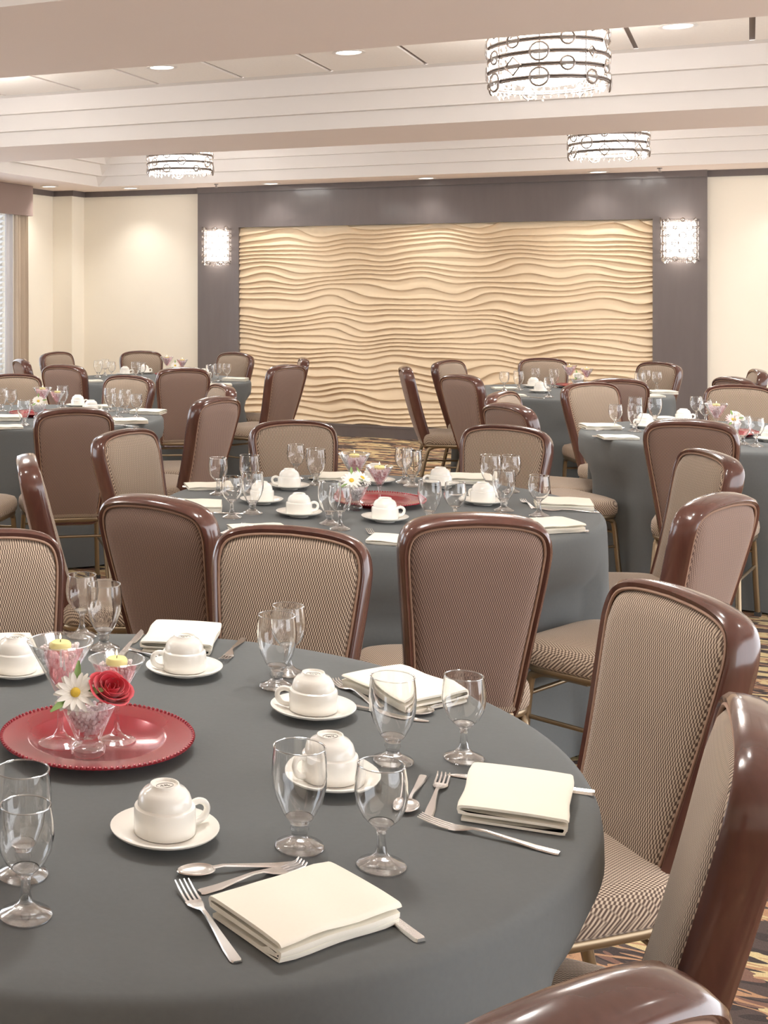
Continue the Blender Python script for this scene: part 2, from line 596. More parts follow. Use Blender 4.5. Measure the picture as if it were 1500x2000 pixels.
NX, NZ = 330, 800
W_, H_ = PU1 - PU0, PZ1 - PZ0
wv = []; wf = []
for j in range(NZ + 1):
    z = H_ * j / NZ
    for i in range(NX + 1):
        x = W_ * i / NX
        ph = z / 0.060 + 0.25 * sin(2 * pi * x / 0.82 + 2.6 * sin(z * 2.3) + 2.1 * z) + 0.13 * sin(2 * pi * x / 0.53 + 4.1 * z + 1.3 + sin(4 * z)) \
            + 0.20 * sin(2 * pi * x / 1.45 - 5.2 * z) + 0.45 * sin(z * 7.1 + 0.8 * sin(x * 1.9)) + 0.34 * sin(z * 17.0 + 1.9 * sin(x * 2.1 + 1.0)) 
        p = ph - math.floor(ph)
        hgt = (0.5 - 0.5 * cos(pi * p / 0.10)) if p < 0.10 else (0.5 + 0.5 * cos(pi * (p - 0.10) / 0.90)) ** 1.15
        amp = 0.022 + 0.022 * (0.5 + 0.5 * sin(2 * pi * x / 1.3 + z * 4.0 + 2 * sin(z * 1.7)))
        wv.append((x - W_ / 2, -0.012 - amp * hgt, max(0.0, z - 0.45 * amp * hgt)))   # each ridge hangs over the next hollow
for j in range(NZ):
    for i in range(NX):
        a = j * (NX + 1) + i
        wf.append((a, a + 1, a + NX + 2, a + NX + 1))
mb = MB(); mb.v = wv; mb.f = wf
mb.box(-W_ / 2, W_ / 2, -.010, 0, 0, H_)
wp = obj('wave_wall_panel', mb, 'wave', None, room((PU0 + PU1) / 2, V1, PZ0), YAW, smooth=70)
tag(wp, 'sand coloured wall panel carved with rippling horizontal waves', 'wall panel')

# ------------------------------------------------------------------ window dressing
vl = tag(link('curtain_valance', None, None, room(U0, 10.7, 0), YAW), 'brown fabric covered box valance above the blinds and drape', 'valance')
obj('front_board', MB().box(.16, .18, -1.45, 1.33, 2.26, ZS - .002), 'valance', vl, smooth=0)
obj('end_board', MB().box(0.001, .16, 1.31, 1.33, 2.26, ZS - .002), 'valance', vl, smooth=0)
obj('end_board', MB().box(0.001, .16, -1.45, -1.43, 2.26, ZS - .002), 'valance', vl, smooth=0)
obj('top_board', MB().box(.026, .16, -1.43, 1.31, 2.48, 2.50), 'valance', vl, smooth=0)


def drape(name, va, vb, u, folds, amp, mat, z1=2.47, z0=0.02):
    mb = MB(); n = folds * 10
    lf = []; lb = []
    loops = []
    for (zz, sc) in ((z0, 1.15), (0.9, 1.0), (1.7, .9), (z1, .75)):
        fpts = []; bpts = []
        for i in range(n + 1):
            t = i / n
            a = amp * sc * (sin(2 * pi * folds * t + 0.6 * sin(7 * t)) + .25 * sin(2 * pi * folds * 2.3 * t))
            fpts.append((u + a, va + (vb - va) * t, zz)); bpts.append((u + a - .004, va + (vb - va) * t, zz))
        loops.append(fpts + bpts[::-1])
    mb.skin(loops, True, True)
    return obj(name, mb, mat, None, (0, 0, 0), YAW, smooth=60)


d1 = drape('window_drape', 11.80, 12.06, U0 + .085, 4, .042, 'drape')
tag(d1, 'taupe drape gathered in tight vertical folds beside the corner window', 'curtain')
d2 = drape('curtain_lining', 11.66, 11.80, U0 + .06, 1, .018, 'lining')
tag(d2, 'pale grey curtain lining hanging between the taupe drape and the blind', 'curtain')
bl = tag(link('window_blind', None, None, room(U0, 10.6, 0), YAW), 'white horizontal slatted blind lowered over the corner window', 'blind')
obj('headrail', MB().box(-.075, -.03, -1.22, 1.22, 2.30, 2.355), 'slat', bl, smooth=0)
sm = MB().skin([[(-.024, y, -.012), (0, y, .002), (.024, y, .014), (.024, y, .016), (0, y, .0045), (-.024, y, -.009)] for y in (-1.2, 1.2)], True, True).mesh('slat', 'slat', 0)
for k in range(34):
    link('slat', sm, bl, (-.052, 0, 0.50 + k * .053))

# ------------------------------------------------------------------ light fittings
ring_m = MB().lathe([(.095, .0), (.1, -.004), (.085, -.008), (.075, -.004), (.072, .004)], 32).mesh('trim_ring', 'white')
lens_m = MB().lathe([(.0005, -.003), (.04, -.003), (.073, -.001)], 32).mesh('lens', 'downlens')


def downlight(u, v, z, watts, label, cone=120, group=None, blend=0.9, tilt=None):
    t = tag(link('recessed_downlight', None, None, room(u, v, z), YAW), label, 'ceiling light', group)
    link('trim_ring', ring_m, t)
    link('lens', lens_m, t)
    ld = bpy.data.lights.new('downlight_lamp', 'SPOT')
    ld.energy = watts; ld.spot_size = radians(cone); ld.spot_blend = blend
    ld.shadow_soft_size = 0.06; ld.color = (1.0, 0.975, 0.93)
    lo = bpy.data.objects.new('downlight_lamp', ld); COL.objects.link(lo)
    lo.parent = t; lo.location = (0, 0, -.02)
    return t


D = LAMP_W['down']
ORD = ('first', 'second', 'third', 'fourth', 'fifth', 'sixth')
for v_, where, us_ in ((7.62, 'coffer between the two beams', (-5.175, -3.345, -2.135, -.345, .875, 2.09)),
                       (11.5, 'coffer before the wave panel', (-4.565, -2.735, -.345, 1.485)),
                       (3.4, 'added unseen row over the rose table', (-4.565, -2.735, -.345, 1.485))):  # out-of-view row, added to light the tables from above
    for i_, u in enumerate(us_):
        downlight(u, v_, ZT, D, 'recessed downlight in the %s, %s from its window end' % (where, ORD[i_]), group='downlights in the ' + where)
downlight(-6.62, 12.13, ZS, D * .5, 'small recessed downlight in the soffit above the drape')
Wd = LAMP_W['wash']
downlight(-5.95, 12.72, ZS, Wd, 'recessed downlight grazing the pale wall beside the corner column', cone=110)
downlight(.35, 12.72, ZS, Wd * .8, 'recessed downlight grazing the pale wall away from the windows', cone=110)
for i_, u in enumerate((-4.4, -2.82, -1.25)):
    downlight(u, 12.80, ZS, Wd * .55, 'recessed downlight washing the carved wave panel, %s from its window end' % ORD[i_], cone=120, group='downlights over the wave panel')


# chandeliers
def make_drum(parent, R, h, a0, a1, rings, seed, bead_r, shade_mat, shade_r, z0):
    """rings with medallions and cut crystals around a lit core; returns nothing, adds parts"""
    rnd = random.Random(seed)
    full = abs(a1 - a0 - 2 * pi) < 1e-6
    n = 48 if full else 24
    for k in range(rings):
        z = z0 + h * (1 - k / (rings - 1))
        ph = rnd.uniform(0, 6.28)
        mb = MB()
        for dz in (-.006, .006):
            pts = [(R * cos(a0 + (a1 - a0) * j / n), R * sin(a0 + (a1 - a0) * j / n), z + dz) for j in range(n + (0 if full else 1))]
            mb.tube(pts, bead_r * .34, 6, closed=full)
        obj('hoop', mb, 'silver', parent)
        m = 7 if full else 4
        for j in range(m):
            a = a0 + (a1 - a0) * ((j + (0.25 + 0.5 * (k % 2))) / m)
            big = rnd.choice((.75, 1.0, 1.35))
            r = bead_r * 1.9 * big
            q = MB()
            if rnd.random() < .35:
                q.add([(-r, 0, 0), (0, 0, r), (r, 0, 0), (0, 0, -r), (0, -.008, 0), (0, .008, 0)],
                      [(1, 0, 4), (2, 1, 4), (3, 2, 4), (0, 3, 4), (0, 1, 5), (1, 2, 5), (2, 3, 5), (3, 0, 5)])
            else:
                q.ball((0, 0, 0), r, 12, 6, 1, .3, 1)
            mo = obj('medallion', q, 'crystal', parent, ((R + .006) * cos(a), (R + .006) * sin(a), z), a + pi / 2)
            rim = MB()
            if len(q.v) == 6:
                rim.tube([(-r, 0, 0), (0, 0, r), (r, 0, 0), (0, 0, -r)], bead_r * .34, 5, closed=True)
            else:
                rim.tube([(r * cos(t * pi / 8), 0, r * sin(t * pi / 8)) for t in range(16)], bead_r * .34, 5, closed=True)
            obj('medallion_rim', rim, 'silver', mo)
    # uprights
    m = 8 if full else 4
    um = MB().tube([(0, 0, z0), (0, 0, z0 + h)], bead_r * .22, 5).mesh('upright', 'silver')
    for j in range(m + (0 if full else 1)):
        a = a0 + (a1 - a0) * j / m
        link('upright', um, parent, (R * cos(a), R * sin(a), 0))
    # strings of cut crystals
    mb = MB()
    m = 44 if full else 22
    for j in range(m):
        a = a0 + (a1 - a0) * (j + .5) / m
        rr = R - .022
        zz = z0 - .012 - rnd.uniform(0, .022)
        while zz < z0 + h:
            s = rnd.uniform(.8, 1.2)
            mb.octa((rr * cos(a), rr * sin(a), zz), bead_r * .62 * s, bead_r * 1.15 * s)
            zz += bead_r * 2.5 * s
    c = obj('crystal_strings', mb, 'crystal', parent, smooth=0)
    c['kind'] = 'stuff'
    # lit core
    q = MB()
    if full:
        q.lathe([(.0005, z0 + .012), (shade_r * .8, z0 + .012), (shade_r, z0 + .03), (shade_r, z0 + h - .02), (.0005, z0 + h - .01)], 32)
    else:
        q.lathe([(.0005, z0 + .02), (shade_r, z0 + .02), (shade_r, z0 + h - .02), (.0005, z0 + h - .02)], 20, a0=a0, a1=a1)
    obj('lit_shade', q, shade_mat, parent)


def chandelier(u, v, label, seed):
    t = tag(link('crystal_chandelier', None, None, room(u, v, 2.575), YAW), label, 'chandelier')
    make_drum(t, .295, .255, 0, 2 * pi, 5, seed, .018, 'lampshade', .195, 0.0)
    mb = MB().lathe([(.0005, ZT - 2.575 - .03), (.07, ZT - 2.575 - .03), (.075, ZT - 2.575 - .001), (.0005, ZT - 2.575 - .001)], 24)
    obj('ceiling_canopy', mb, 'silver', t)
    mb = MB().tube([(0, 0, .25), (0, 0, ZT - 2.575 - .02)], .012, 8)
    for a in (0, pi / 2, pi, 3 * pi / 2):
        mb.tube([(0, 0, .30), (.295 * cos(a), .295 * sin(a), .255)], .005, 5)
    obj('stem', mb, 'silver', t)
    return t


chandelier(-.94, 7.1, 'drum chandelier of crystals over the middle coffer, nearest the pink-flower table', 1)
chandelier(-4.59, 7.1, 'drum chandelier of crystals in the middle coffer on its window side', 2)
chandelier(-1.0, 11.0, 'drum chandelier of crystals hanging before the wave panel, away from the windows', 3)
chandelier(-4.65, 11.0, 'drum chandelier of crystals hanging before the wave panel, on its window side', 4)
chandelier(-.94, 2.75, 'drum chandelier of crystals hanging over the rose table', 5)
chandelier(-4.59, 2.75, 'drum chandelier of crystals in the coffer beside the rose table', 6)


def sconce(u, label, seed):
    t = tag(link('wall_sconce', None, None, room(u, V1 - .07, 1.775), YAW), label, 'wall light')
    obj('back_plate', MB().box(-.09, .09, -.012, 0, .03, .33), 'silver', t, smooth=0)
    p = link('crystal_drum', None, t)
    # half drum facing the room (towards -v)
    rr = .155
    make_drum(t, rr, .35, -pi, 0, 6, seed, .011, 'sconceshade', .11, 0.0)
    bpy.data.objects.remove(p)


sconce(-5.075, 'lit crystal wall sconce on the surround jamb nearer the windows', 11)
sconce(-.575, 'lit crystal wall sconce on the surround jamb away from the windows', 12)


def sprinkler(u, label):
    mb = MB().lathe([(.0005, 0), (.022, 0), (.022, -.006), (.009, -.01), (.009, -.03), (.018, -.034), (.018, -.037), (.0005, -.037)], 16)
    t = tag(obj('fire_sprinkler', mb, 'silver', None, room(u, 12.62, ZS)), label, 'sprinkler')


sprinkler(-4.93, 'small pendent fire sprinkler in the soffit near the window side sconce')
sprinkler(-.72, 'small pendent fire sprinkler in the soffit near the sconce away from the windows')

# ------------------------------------------------------------------ tables
TT = 0.755                                              # top of the cloth
TR = 0.765
TABLES = {
    1: ((0.02, 2.20), 'rose table'),
    2: ((0.975, 4.67), 'daisy table'),
    3: ((-0.40, 7.84), 'window-row table'),
    4: ((0.46, 10.84), 'corner table'),
    5: ((3.36, 9.60), 'panel-front table'),
    6: ((3.30, 6.84), 'pink-flower table'),
}
SIDES = ['side away from windows', 'panel quarter away from windows', 'side facing the wave panel', 'panel-and-window quarter',
         'window side', 'window quarter away from panel', 'side away from the panel', 'quarter away from panel and windows']


def side_of(tn, x, y):
    c = TABLES[tn][0]
    du, dv = uv_of(x - c[0], y - c[1])
    return SIDES[int(round(atan2(dv, du) / (pi / 4))) % 8]


# ------------------------------------------------------------------ banquet chair
def catmull(pts, n):
    out = []
    P = [pts[0]] + list(pts) + [pts[-1]]
    for i in range(1, len(P) - 2):
        for k in range(n):
            t = k / n
            out.append(tuple(0.5 * (2 * P[i][d] + (P[i + 1][d] - P[i - 1][d]) * t + (2 * P[i - 1][d] - 5 * P[i][d] + 4 * P[i + 1][d] - P[i + 2][d]) * t * t
                                    + (3 * P[i][d] - P[i - 1][d] - 3 * P[i + 1][d] + P[i + 2][d]) * t ** 3) for d in range(len(P[i]))))
    out.append(tuple(pts[-1]))
    return out


half = [(0, .36), (.10, .36), (.138, .368), (.156, .395), (.164, .45), (.172, .54), (.184, .64), (.197, .74), (.206, .82), (.207, .858),
        (.198, .893), (.175, .917), (.135, .931), (.075, .939), (0, .942)]
hp = catmull([(x * .935, z) for x, z in half], 3)
OUT = [(x, z) for x, z in hp] + [(-x, z) for x, z in hp[-2:0:-1]]      # anticlockwise seen from the front... closed
BN = len(OUT)


def yb(z):
    t = (z - .36) / .58
    return -0.185 - 0.135 * t + 0.030 * (1 - t) ** 3 * (1 if z < .6 else 1)


def inset(loop, d):
    n = len(loop); res = []
    for i in range(n):
        ax, az = loop[i - 1]; bx, bz = loop[(i + 1) % n]
        tx, tz = bx - ax, bz - az
        l = hypot(tx, tz) or 1
        nx, nz = -tz / l, tx / l                     # inward for anticlockwise
        res.append((loop[i][0] + nx * d, loop[i][1] + nz * d))
    return res


def p3(pt, off):
    return (pt[0], yb(pt[1]) + off, pt[1] + off * 0.18)


def seat_loop(s, z, inset_=0.0):
    pts = []
    n = 56
    for i in range(n):
        a = 2 * pi * i / n
        ca, sa = cos(a), sin(a)
        e = 0.42
        x = math.copysign(abs(ca) ** e, ca); y = math.copysign(abs(sa) ** e, sa)
        hw = (0.212 + 0.018 * y - inset_) * s
        pts.append((x * hw, y * (0.215 - inset_) * s + 0.0, z))
    return pts


def make_chair_parts():
    parts = []
    # lacquered frame around the back
    fr = MB()
    prof = [(.018, .020), (.015, .031), (.007, .035), (-.001, .028), (-.004, .010), (-.004, -.010), (-.001, -.028), (.007, -.035), (.015, -.031), (.018, -.020)]
    loops = []
    for d, o in prof:
        loops.append([p3(q, o) for q in inset(OUT, d)])
    fr.skin(loops)
    parts.append(('back_frame', fr, 'mahogany', 50))
    base = inset(OUT, .0165)
    cz = .66

    def cushion(sign):
        m = MB(); lp = []
        for s, o in ((1.0, .010), (.985, .024), (.93, .034), (.8, .040), (.6, .043), (.35, .044), (.12, .045)):
            lp.append([p3((x * s, cz + (z - cz) * s), sign * o) for x, z in base])
        m.skin(lp, False, True)
        if sign > 0:
            m.f = [tuple(reversed(q)) for q in m.f]
        return m
    parts.append(('back_cushion', cushion(1), 'fabric', 60))
    parts.append(('rear_panel', cushion(-1), 'fabric_back', 60))
    pi_ = MB()
    for sg in (1, -1):
        pi_.tube([p3(q, sg * .029) for q in inset(OUT, .0185)], .0038, 6, closed=True)
    parts.append(('piping', pi_, 'piping', 60))
    # seat cushion
    st = MB()
    st.skin([seat_loop(.97, .395), seat_loop(1.0, .402), seat_loop(1.012, .425), seat_loop(1.0, .448), seat_loop(.96, .463), seat_loop(.85, .472), seat_loop(.6, .478), seat_loop(.2, .480)], True, True)
    parts.append(('seat', st, 'fabric', 60))
    # metal seat rail
    rl = MB().tube(seat_loop(.93, .386), .01, 8, closed=True, rect=(.011, .011))
    parts.append(('seat_rail', rl, 'bronze', 50))
    # legs
    for s in (-1, 1):
        p = catmull([(s * .185, -.02, .380), (s * .187, .10, .378), (s * .189, .150, .366), (s * .191, .172, .335), (s * .197, .190, .15), (s * .203, .205, .012)], 4)
        lg = MB().tube(p, .011, 8, rect=(.012, .012))
        parts.append(('leg', lg, 'bronze', 50))
        p = catmull([(s * .165, .0, .380), (s * .166, -.10, .379), (s * .168, -.15, .368), (s * .171, -.178, .335), (s * .180, -.225, .15), (s * .188, -.265, .012)], 4)
        lg = MB().tube(p, .011, 8, rect=(.012, .012))
        parts.append(('leg', lg, 'bronze', 50))
        for (x, y) in ((s * .203, .206), (s * .1885, -.266)):
            ft = MB().box(x - .014, x + .014, y - .014, y + .014, 0, .02)
            parts.append(('foot_cap', ft, 'rubber', 0))
        parts.append(('stretcher', MB().tube([(s * .194, .180, .235), (s * .176, -.200, .235)], .007, 8), 'bronze', 50))
    parts.append(('stretcher', MB().tube([(-.190, .172, .305), (.190, .172, .305)], .007, 8), 'bronze', 50))
    parts.append(('stretcher', MB().tube([(-.173, -.186, .300), (.173, -.186, .300)], .007, 8), 'bronze', 50))
    return [(n, mb.mesh(n, m, s)) for n, mb, m, s in parts]


CHAIR_PARTS = make_chair_parts()
BACK_TOP_Y = yb(.94)
ITEMS = []                                              # things whose labels get checked for twins
CHAIRS = []                                             # (table, origin, rz) used to dent the cloths


def chair(tx, ty, tn=None, aim=None, turn=0.0, label=None, z=.945):
    """chair whose backrest's top centre is seen at photo pixel (tx, ty), facing its table"""
    P = unproj(tx, ty, z)
    if aim is None:
        aim = TABLES[tn][0]
    a = atan2(aim[1] - P.y, aim[0] - P.x) + radians(turn)
    rz = a - pi / 2
    o = Vector((P.x, P.y, 0)) - Matrix.Rotation(rz, 3, 'Z') @ Vector((0, BACK_TOP_Y, 0))
    t = link('banquet_chair', None, None, (o.x, o.y, 0), rz)
    for n, me in CHAIR_PARTS:
        link(n, me, t)
    CHAIRS.append((tn, o, rz))
    t['_table'] = tn or 0
    lab = label or ('woven banquet chair at the %s, %s' % (TABLES[tn][1], side_of(tn, o.x, o.y)))
    tag(t, lab, 'chair', 'mahogany framed banquet chairs')
    if tn:
        ITEMS.append((t, hypot(o.x - TABLES[tn][0][0], o.y - TABLES[tn][0][1])))
    return t


# rose table
chair(573, 1027, 1)
chair(1337, 1148, 1, turn=-5)
chair(1484, 1396, 1, turn=1)
chair(1118, 1966, 1, turn=12)
chair(-35, 1033, 1)
# daisy table
chair(930, 1005, 2)
chair(300, 970, 2)
chair(570, 820, 2)
chair(992, 830, 2)
chair(50, 890, 2)
chair(1410, 967, 2)
chair(240, 838, 2)
chair(1392, 880, 2)
# window-row table
chair(145, 797, 3)
chair(425, 775, 3)
chair(437, 750, 3, turn=12)
chair(25, 730, 3)
chair(255, 733, 3)
chair(-105, 800, 3)
# corner table
chair(123, 712, 4)
chair(108, 687, 4)
chair(40, 701, 4)
chair(275, 685, 4)
chair(358, 718, 4)
chair(462, 688, 4)
chair(562, 712, 4)
chair(595, 698, 4)
# panel-front table
chair(790, 715, 5, turn=-8)
chair(898, 731, 5, turn=-18)
chair(873, 703, 5)
chair(1060, 699, 5)
chair(1290, 707, 5)
chair(1207, 739, 5)
# pink-flower table
chair(1150, 746, 6)
chair(1445, 751, 6)
chair(1348, 820, 6)
chair(990, 788, 6, turn=6)
chair(978, 764, 6, turn=-14)
# chairs of a table farther along the room
chair(1430, 736, None, aim=(6.0, 8.77), label='brown woven banquet chair seen from behind, standing past the pink-flower table')
chair(1483, 721, None, aim=(3.7, 9.5), label='brown woven banquet chair facing the room, farthest past the pink-flower table')


# ------------------------------------------------------------------ tables and their cloths
def make_cloth(tn, seed):
    (cx, cy), nm = TABLES[tn]
    rnd = random.Random(seed)
    NS = 120
    folds = [(rnd.randint(7, 22), rnd.uniform(0, 6.28), rnd.uniform(.3, 1.0)) for _ in range(5)]
    prof_top = [(.02, TT), (.25, TT), (.5, TT), (.70, TT), (TR - .018, TT), (TR - .006, TT - .004), (TR, TT - .014)]
    zs = [TT - .03, .69, .65, .60, .55, .50, .45, .40, .34, .27, .2, .13, .06, .012]
    mine = [(o, rz) for t, o, rz in CHAIRS if hypot(o.x - cx, o.y - cy) < 1.6]
    R = []
    for z in zs:
        t = (TT - z) / TT
        row = []
        for j in range(NS):
            a = 2 * pi * j / NS
            w = sum(k * sin(n * a + p) for n, p, k in folds) / 2.2
            r = TR + .002 + .035 * t + .030 * t ** 0.8 * w
            row.append(r)
        R.append(row)
    # the cloth gives way to seats pushed against it
    lim = []
    for i, z in enumerate(zs):
        row = []
        for j in range(NS):
            a = 2 * pi * j / NS
            r = R[i][j]
            if z < .56:
                for o, rz in mine:
                    c, s = cos(-rz), sin(-rz)
                    while r > .3:
                        dx, dy = cx + r * cos(a) - o.x, cy + r * sin(a) - o.y
                        lx, ly = c * dx - s * dy, s * dx + c * dy
                        if abs(lx) < .25 and -.2 < ly < .232:
                            r -= .01
                        else:
                            break
            row.append(r)
        lim.append(row)
    for it in range(3):
        new = []
        for i in range(len(zs)):
            row = []
            for j in range(NS):
                nb = [lim[i][j - 1], lim[i][(j + 1) % NS]]
                if i > 0:
                    nb.append(lim[i - 1][j])
                else:
                    nb.append(TR)
                if i < len(zs) - 1:
                    nb.append(lim[i + 1][j])
                row.append(min(lim[i][j], .4 * lim[i][j] + .6 * sum(nb) / len(nb)))
            new.append(row)
        lim = new
    loops = [[(r * cos(2 * pi * j / NS), r * sin(2 * pi * j / NS), z) for j in range(NS)] for r, z in prof_top]
    for i, z in enumerate(zs):
        loops.append([(lim[i][j] * cos(2 * pi * j / NS), lim[i][j] * sin(2 * pi * j / NS), z) for j in range(NS)])
    mb = MB().skin(loops)
    mb.f.append(tuple(range(NS))[::-1])
    c = obj('tablecloth', mb, 'cloth', None, (cx, cy, 0), 0, smooth=75)
    tag(c, 'charcoal cloth draped over the %s' % nm, 'tablecloth', 'charcoal round tablecloths')
    t = tag(link('round_table', None, None, (cx, cy, 0)), 'round banquet table hidden under the charcoal cloth of the %s' % nm, 'table', 'round banquet tables')
    obj('tabletop', MB().lathe([(.001, TT - .032), (TR - .02, TT - .032), (TR - .018, TT - .028), (TR - .018, TT - .01), (TR - .022, TT - .006), (.001, TT - .006)], 48), 'table', t)
    for a in (0.4, 2.0, 3.5, 5.1):
        obj('leg', MB().tube([(.33 * cos(a), .33 * sin(a), 0), (.33 * cos(a), .33 * sin(a), TT - .032)], .014, 8), 'bronze', t)


for tn in TABLES:
    make_cloth(tn, 100 + tn)

# ------------------------------------------------------------------ tableware
ZTOP = TT + .0005


def solid_profile(outer, inner):
    return outer + inner[::-1]


# water goblet: deep tulip bowl, very short knopped stem, wide foot
gob_foot = [(.0005, 0), (.033, 0), (.0345, .0025), (.033, .005), (.020, .010), (.012, .016), (.0105, .022), (.0135, .027), (.0115, .031), (.0150, .037), (.0205, .044), (.0005, .043)]
gob_out = [(.0205, .044), (.0240, .050), (.0320, .066), (.0375, .086), (.0388, .105), (.0375, .125), (.0355, .140)]
gob_in = [(.0192, .0442), (.0222, .050), (.0302, .066), (.0357, .086), (.0370, .105), (.0358, .125), (.0341, .140)]
wine_foot = [(.0005, 0), (.032, 0), (.0335, .0025), (.031, .005), (.016, .011), (.0085, .019), (.0062, .030), (.0058, .042), (.0072, .050), (.0150, .057), (.0180, .0600), (.0005, .0590)]
wine_out = [(.0180, .0600), (.0260, .068), (.0335, .083), (.0362, .100), (.0350, .118), (.0320, .137)]
wine_in = [(.0165, .0602), (.0242, .068), (.0317, .083), (.0344, .100), (.0332, .118), (.0304, .137)]


def glass_mesh(name, out, inn):
    return MB().lathe(solid_profile(out, inn) + [out[0]], 36).mesh(name, 'bowl_glass', 60)


GOB_M = glass_mesh('bowl', gob_out, gob_in)
WINE_M = glass_mesh('bowl', wine_out, wine_in)
GOB_STEM = MB().lathe(gob_foot, 36).mesh('stem_and_foot', 'stem_glass', 60)
WINE_STEM = MB().lathe(wine_foot, 36).mesh('stem_and_foot', 'stem_glass', 60)
GOB_RIM = MB().lathe([(.0355 + .0012 * cos(a), .1405 + .0012 * sin(a)) for a in [k * pi / 4 for k in range(9)]], 36).mesh('rim', 'glass_rim')
WINE_RIM = MB().lathe([(.0312 + .0012 * cos(a), .1375 + .0012 * sin(a)) for a in [k * pi / 4 for k in range(9)]], 36).mesh('rim', 'glass_rim')

SAUCER_M = MB().lathe([(.0005, .004), (.028, .004), (.029, 0), (.033, 0), (.034, .004), (.055, .008), (.073, .0135), (.077, .0165), (.0775, .0185), (.076, .0190), (.058, .0128), (.040, .0090), (.0005, .0080)], 48).mesh('saucer', 'china', 50)
CUP_M = MB().lathe([(.0385, .004), (.0405, 0), (.0435, .0015), (.0442, .008), (.0440, .034), (.0430, .0375), (.0405, .0388), (.0388, .0398), (.0384, .0455), (.0355, .0540), (.0300, .0605), (.0225, .0645), (.0205, .0690), (.0185, .0690), (.0175, .0655), (.0005, .0650)], 40).mesh('bowl', 'china', 45)
HANDLE_M = MB().tube(catmull([(.041, 0, .034), (.052, 0, .037), (.062, 0, .033), (.0655, 0, .024), (.061, 0, .014), (.052, 0, .009), (.042, 0, .008)], 4), .0048, 10).mesh('handle', 'china', 60)
STAMP_M = MB()
STAMP_M.tube([(.0125 * cos(k * pi / 12), .0085 * sin(k * pi / 12), .0655) for k in range(24)], .0006, 5, closed=True)
STAMP_M.tube([(-.007, -.002, .0655), (-.005, .003, .0655), (-.003, -.002, .0655)], .0006, 5)
STAMP_M.tube([(-.001, -.002, .0655), (.0005, .003, .0655), (.002, -.002, .0655)], .0006, 5)
STAMP_M.tube([(.004, .003, .0655), (.004, -.002, .0655), (.007, -.002, .0655)], .0006, 5)
STAMP_M = STAMP_M.mesh('maker_stamp', 'stamp')


def fork_mesh(L=.195, dessert=False):
    mb = MB()
    h = L * .60
    # y runs from the handle end (0) to the tine tips (L)
    path = [(0, .0010), (.004, .0010), (.03, .0016), (h * .55, .0045), (h * .85, .0075), (h, .0070), (h + .012, .0045), (h + .024, .0028)]
    wid = [.011, .0155, .0145, .0095, .006, .006, .016, .0225]
    mb.ribbon(path, wid, .0018)
    base = h + .024
    mb.ribbon([(base - .001, .0028), (base + .010, .0022)], [.0225, .0230], .0016)
    for k in range(4):
        x0 = -.0092 + k * .00613
        mb.ribbon([(base + .009, .0022), (base + .022, .0028), (base + .038, .0050), (L, .0088)], [(.0040, x0), (.0036, x0), (.0032, x0), (.0018, x0)], .0014)
    return mb.mesh('fork', 'steel', 35)


def knife_mesh(L=.22):
    mb = MB()
    mb.ribbon([(0, .0006), (.004, .0004), (.05, .0004), (.10, .0006), (.108, .0012)], [.012, .0165, .0150, .0115, .0095], .0042)
    mb.ribbon([(.107, .0016), (.115, .0014), (.15, .0012), (.19, .0012), (.208, .0012), (L, .0012)], [(.0095, 0), (.0150, .0012), (.0175, .002), (.0165, .002), (.011, .0005), (.003, -.003)], .0016)
    return mb.mesh('table_knife', 'steel', 35)


def spoon_mesh(L=.17):
    mb = MB()
    mb.ribbon([(0, .0010), (.004, .0010), (.03, .0016), (.07, .0050), (.105, .0080), (.120, .0065)], [.010, .0145, .013, .0085, .0055, .0065], .0018)
    # bowl: shallow egg-shaped dish
    loops = []
    for s, dz in ((1.0, .0062), (.92, .0042), (.75, .0022), (.45, .0009), (.1, .0004)):
        lp = []
        for k in range(24):
            a = 2 * pi * k / 24
            w = .0175 * (1 - .12 * cos(a))
            lp.append((w * sin(a) * s, .143 - .0265 * cos(a) * s * -1, dz))
        loops.append(lp)
    inner = [[(x * .95, .143 + (y - .143) * .95, z + .0014) for x, y, z in lp] for lp in loops]
    mb.skin(loops[::-1] + inner, True, True)
    return mb.mesh('spoon', 'steel', 50)


FORK_M, DFORK_M, KNIFE_M, SPOON_M = fork_mesh(.200), fork_mesh(.165), knife_mesh(), spoon_mesh()


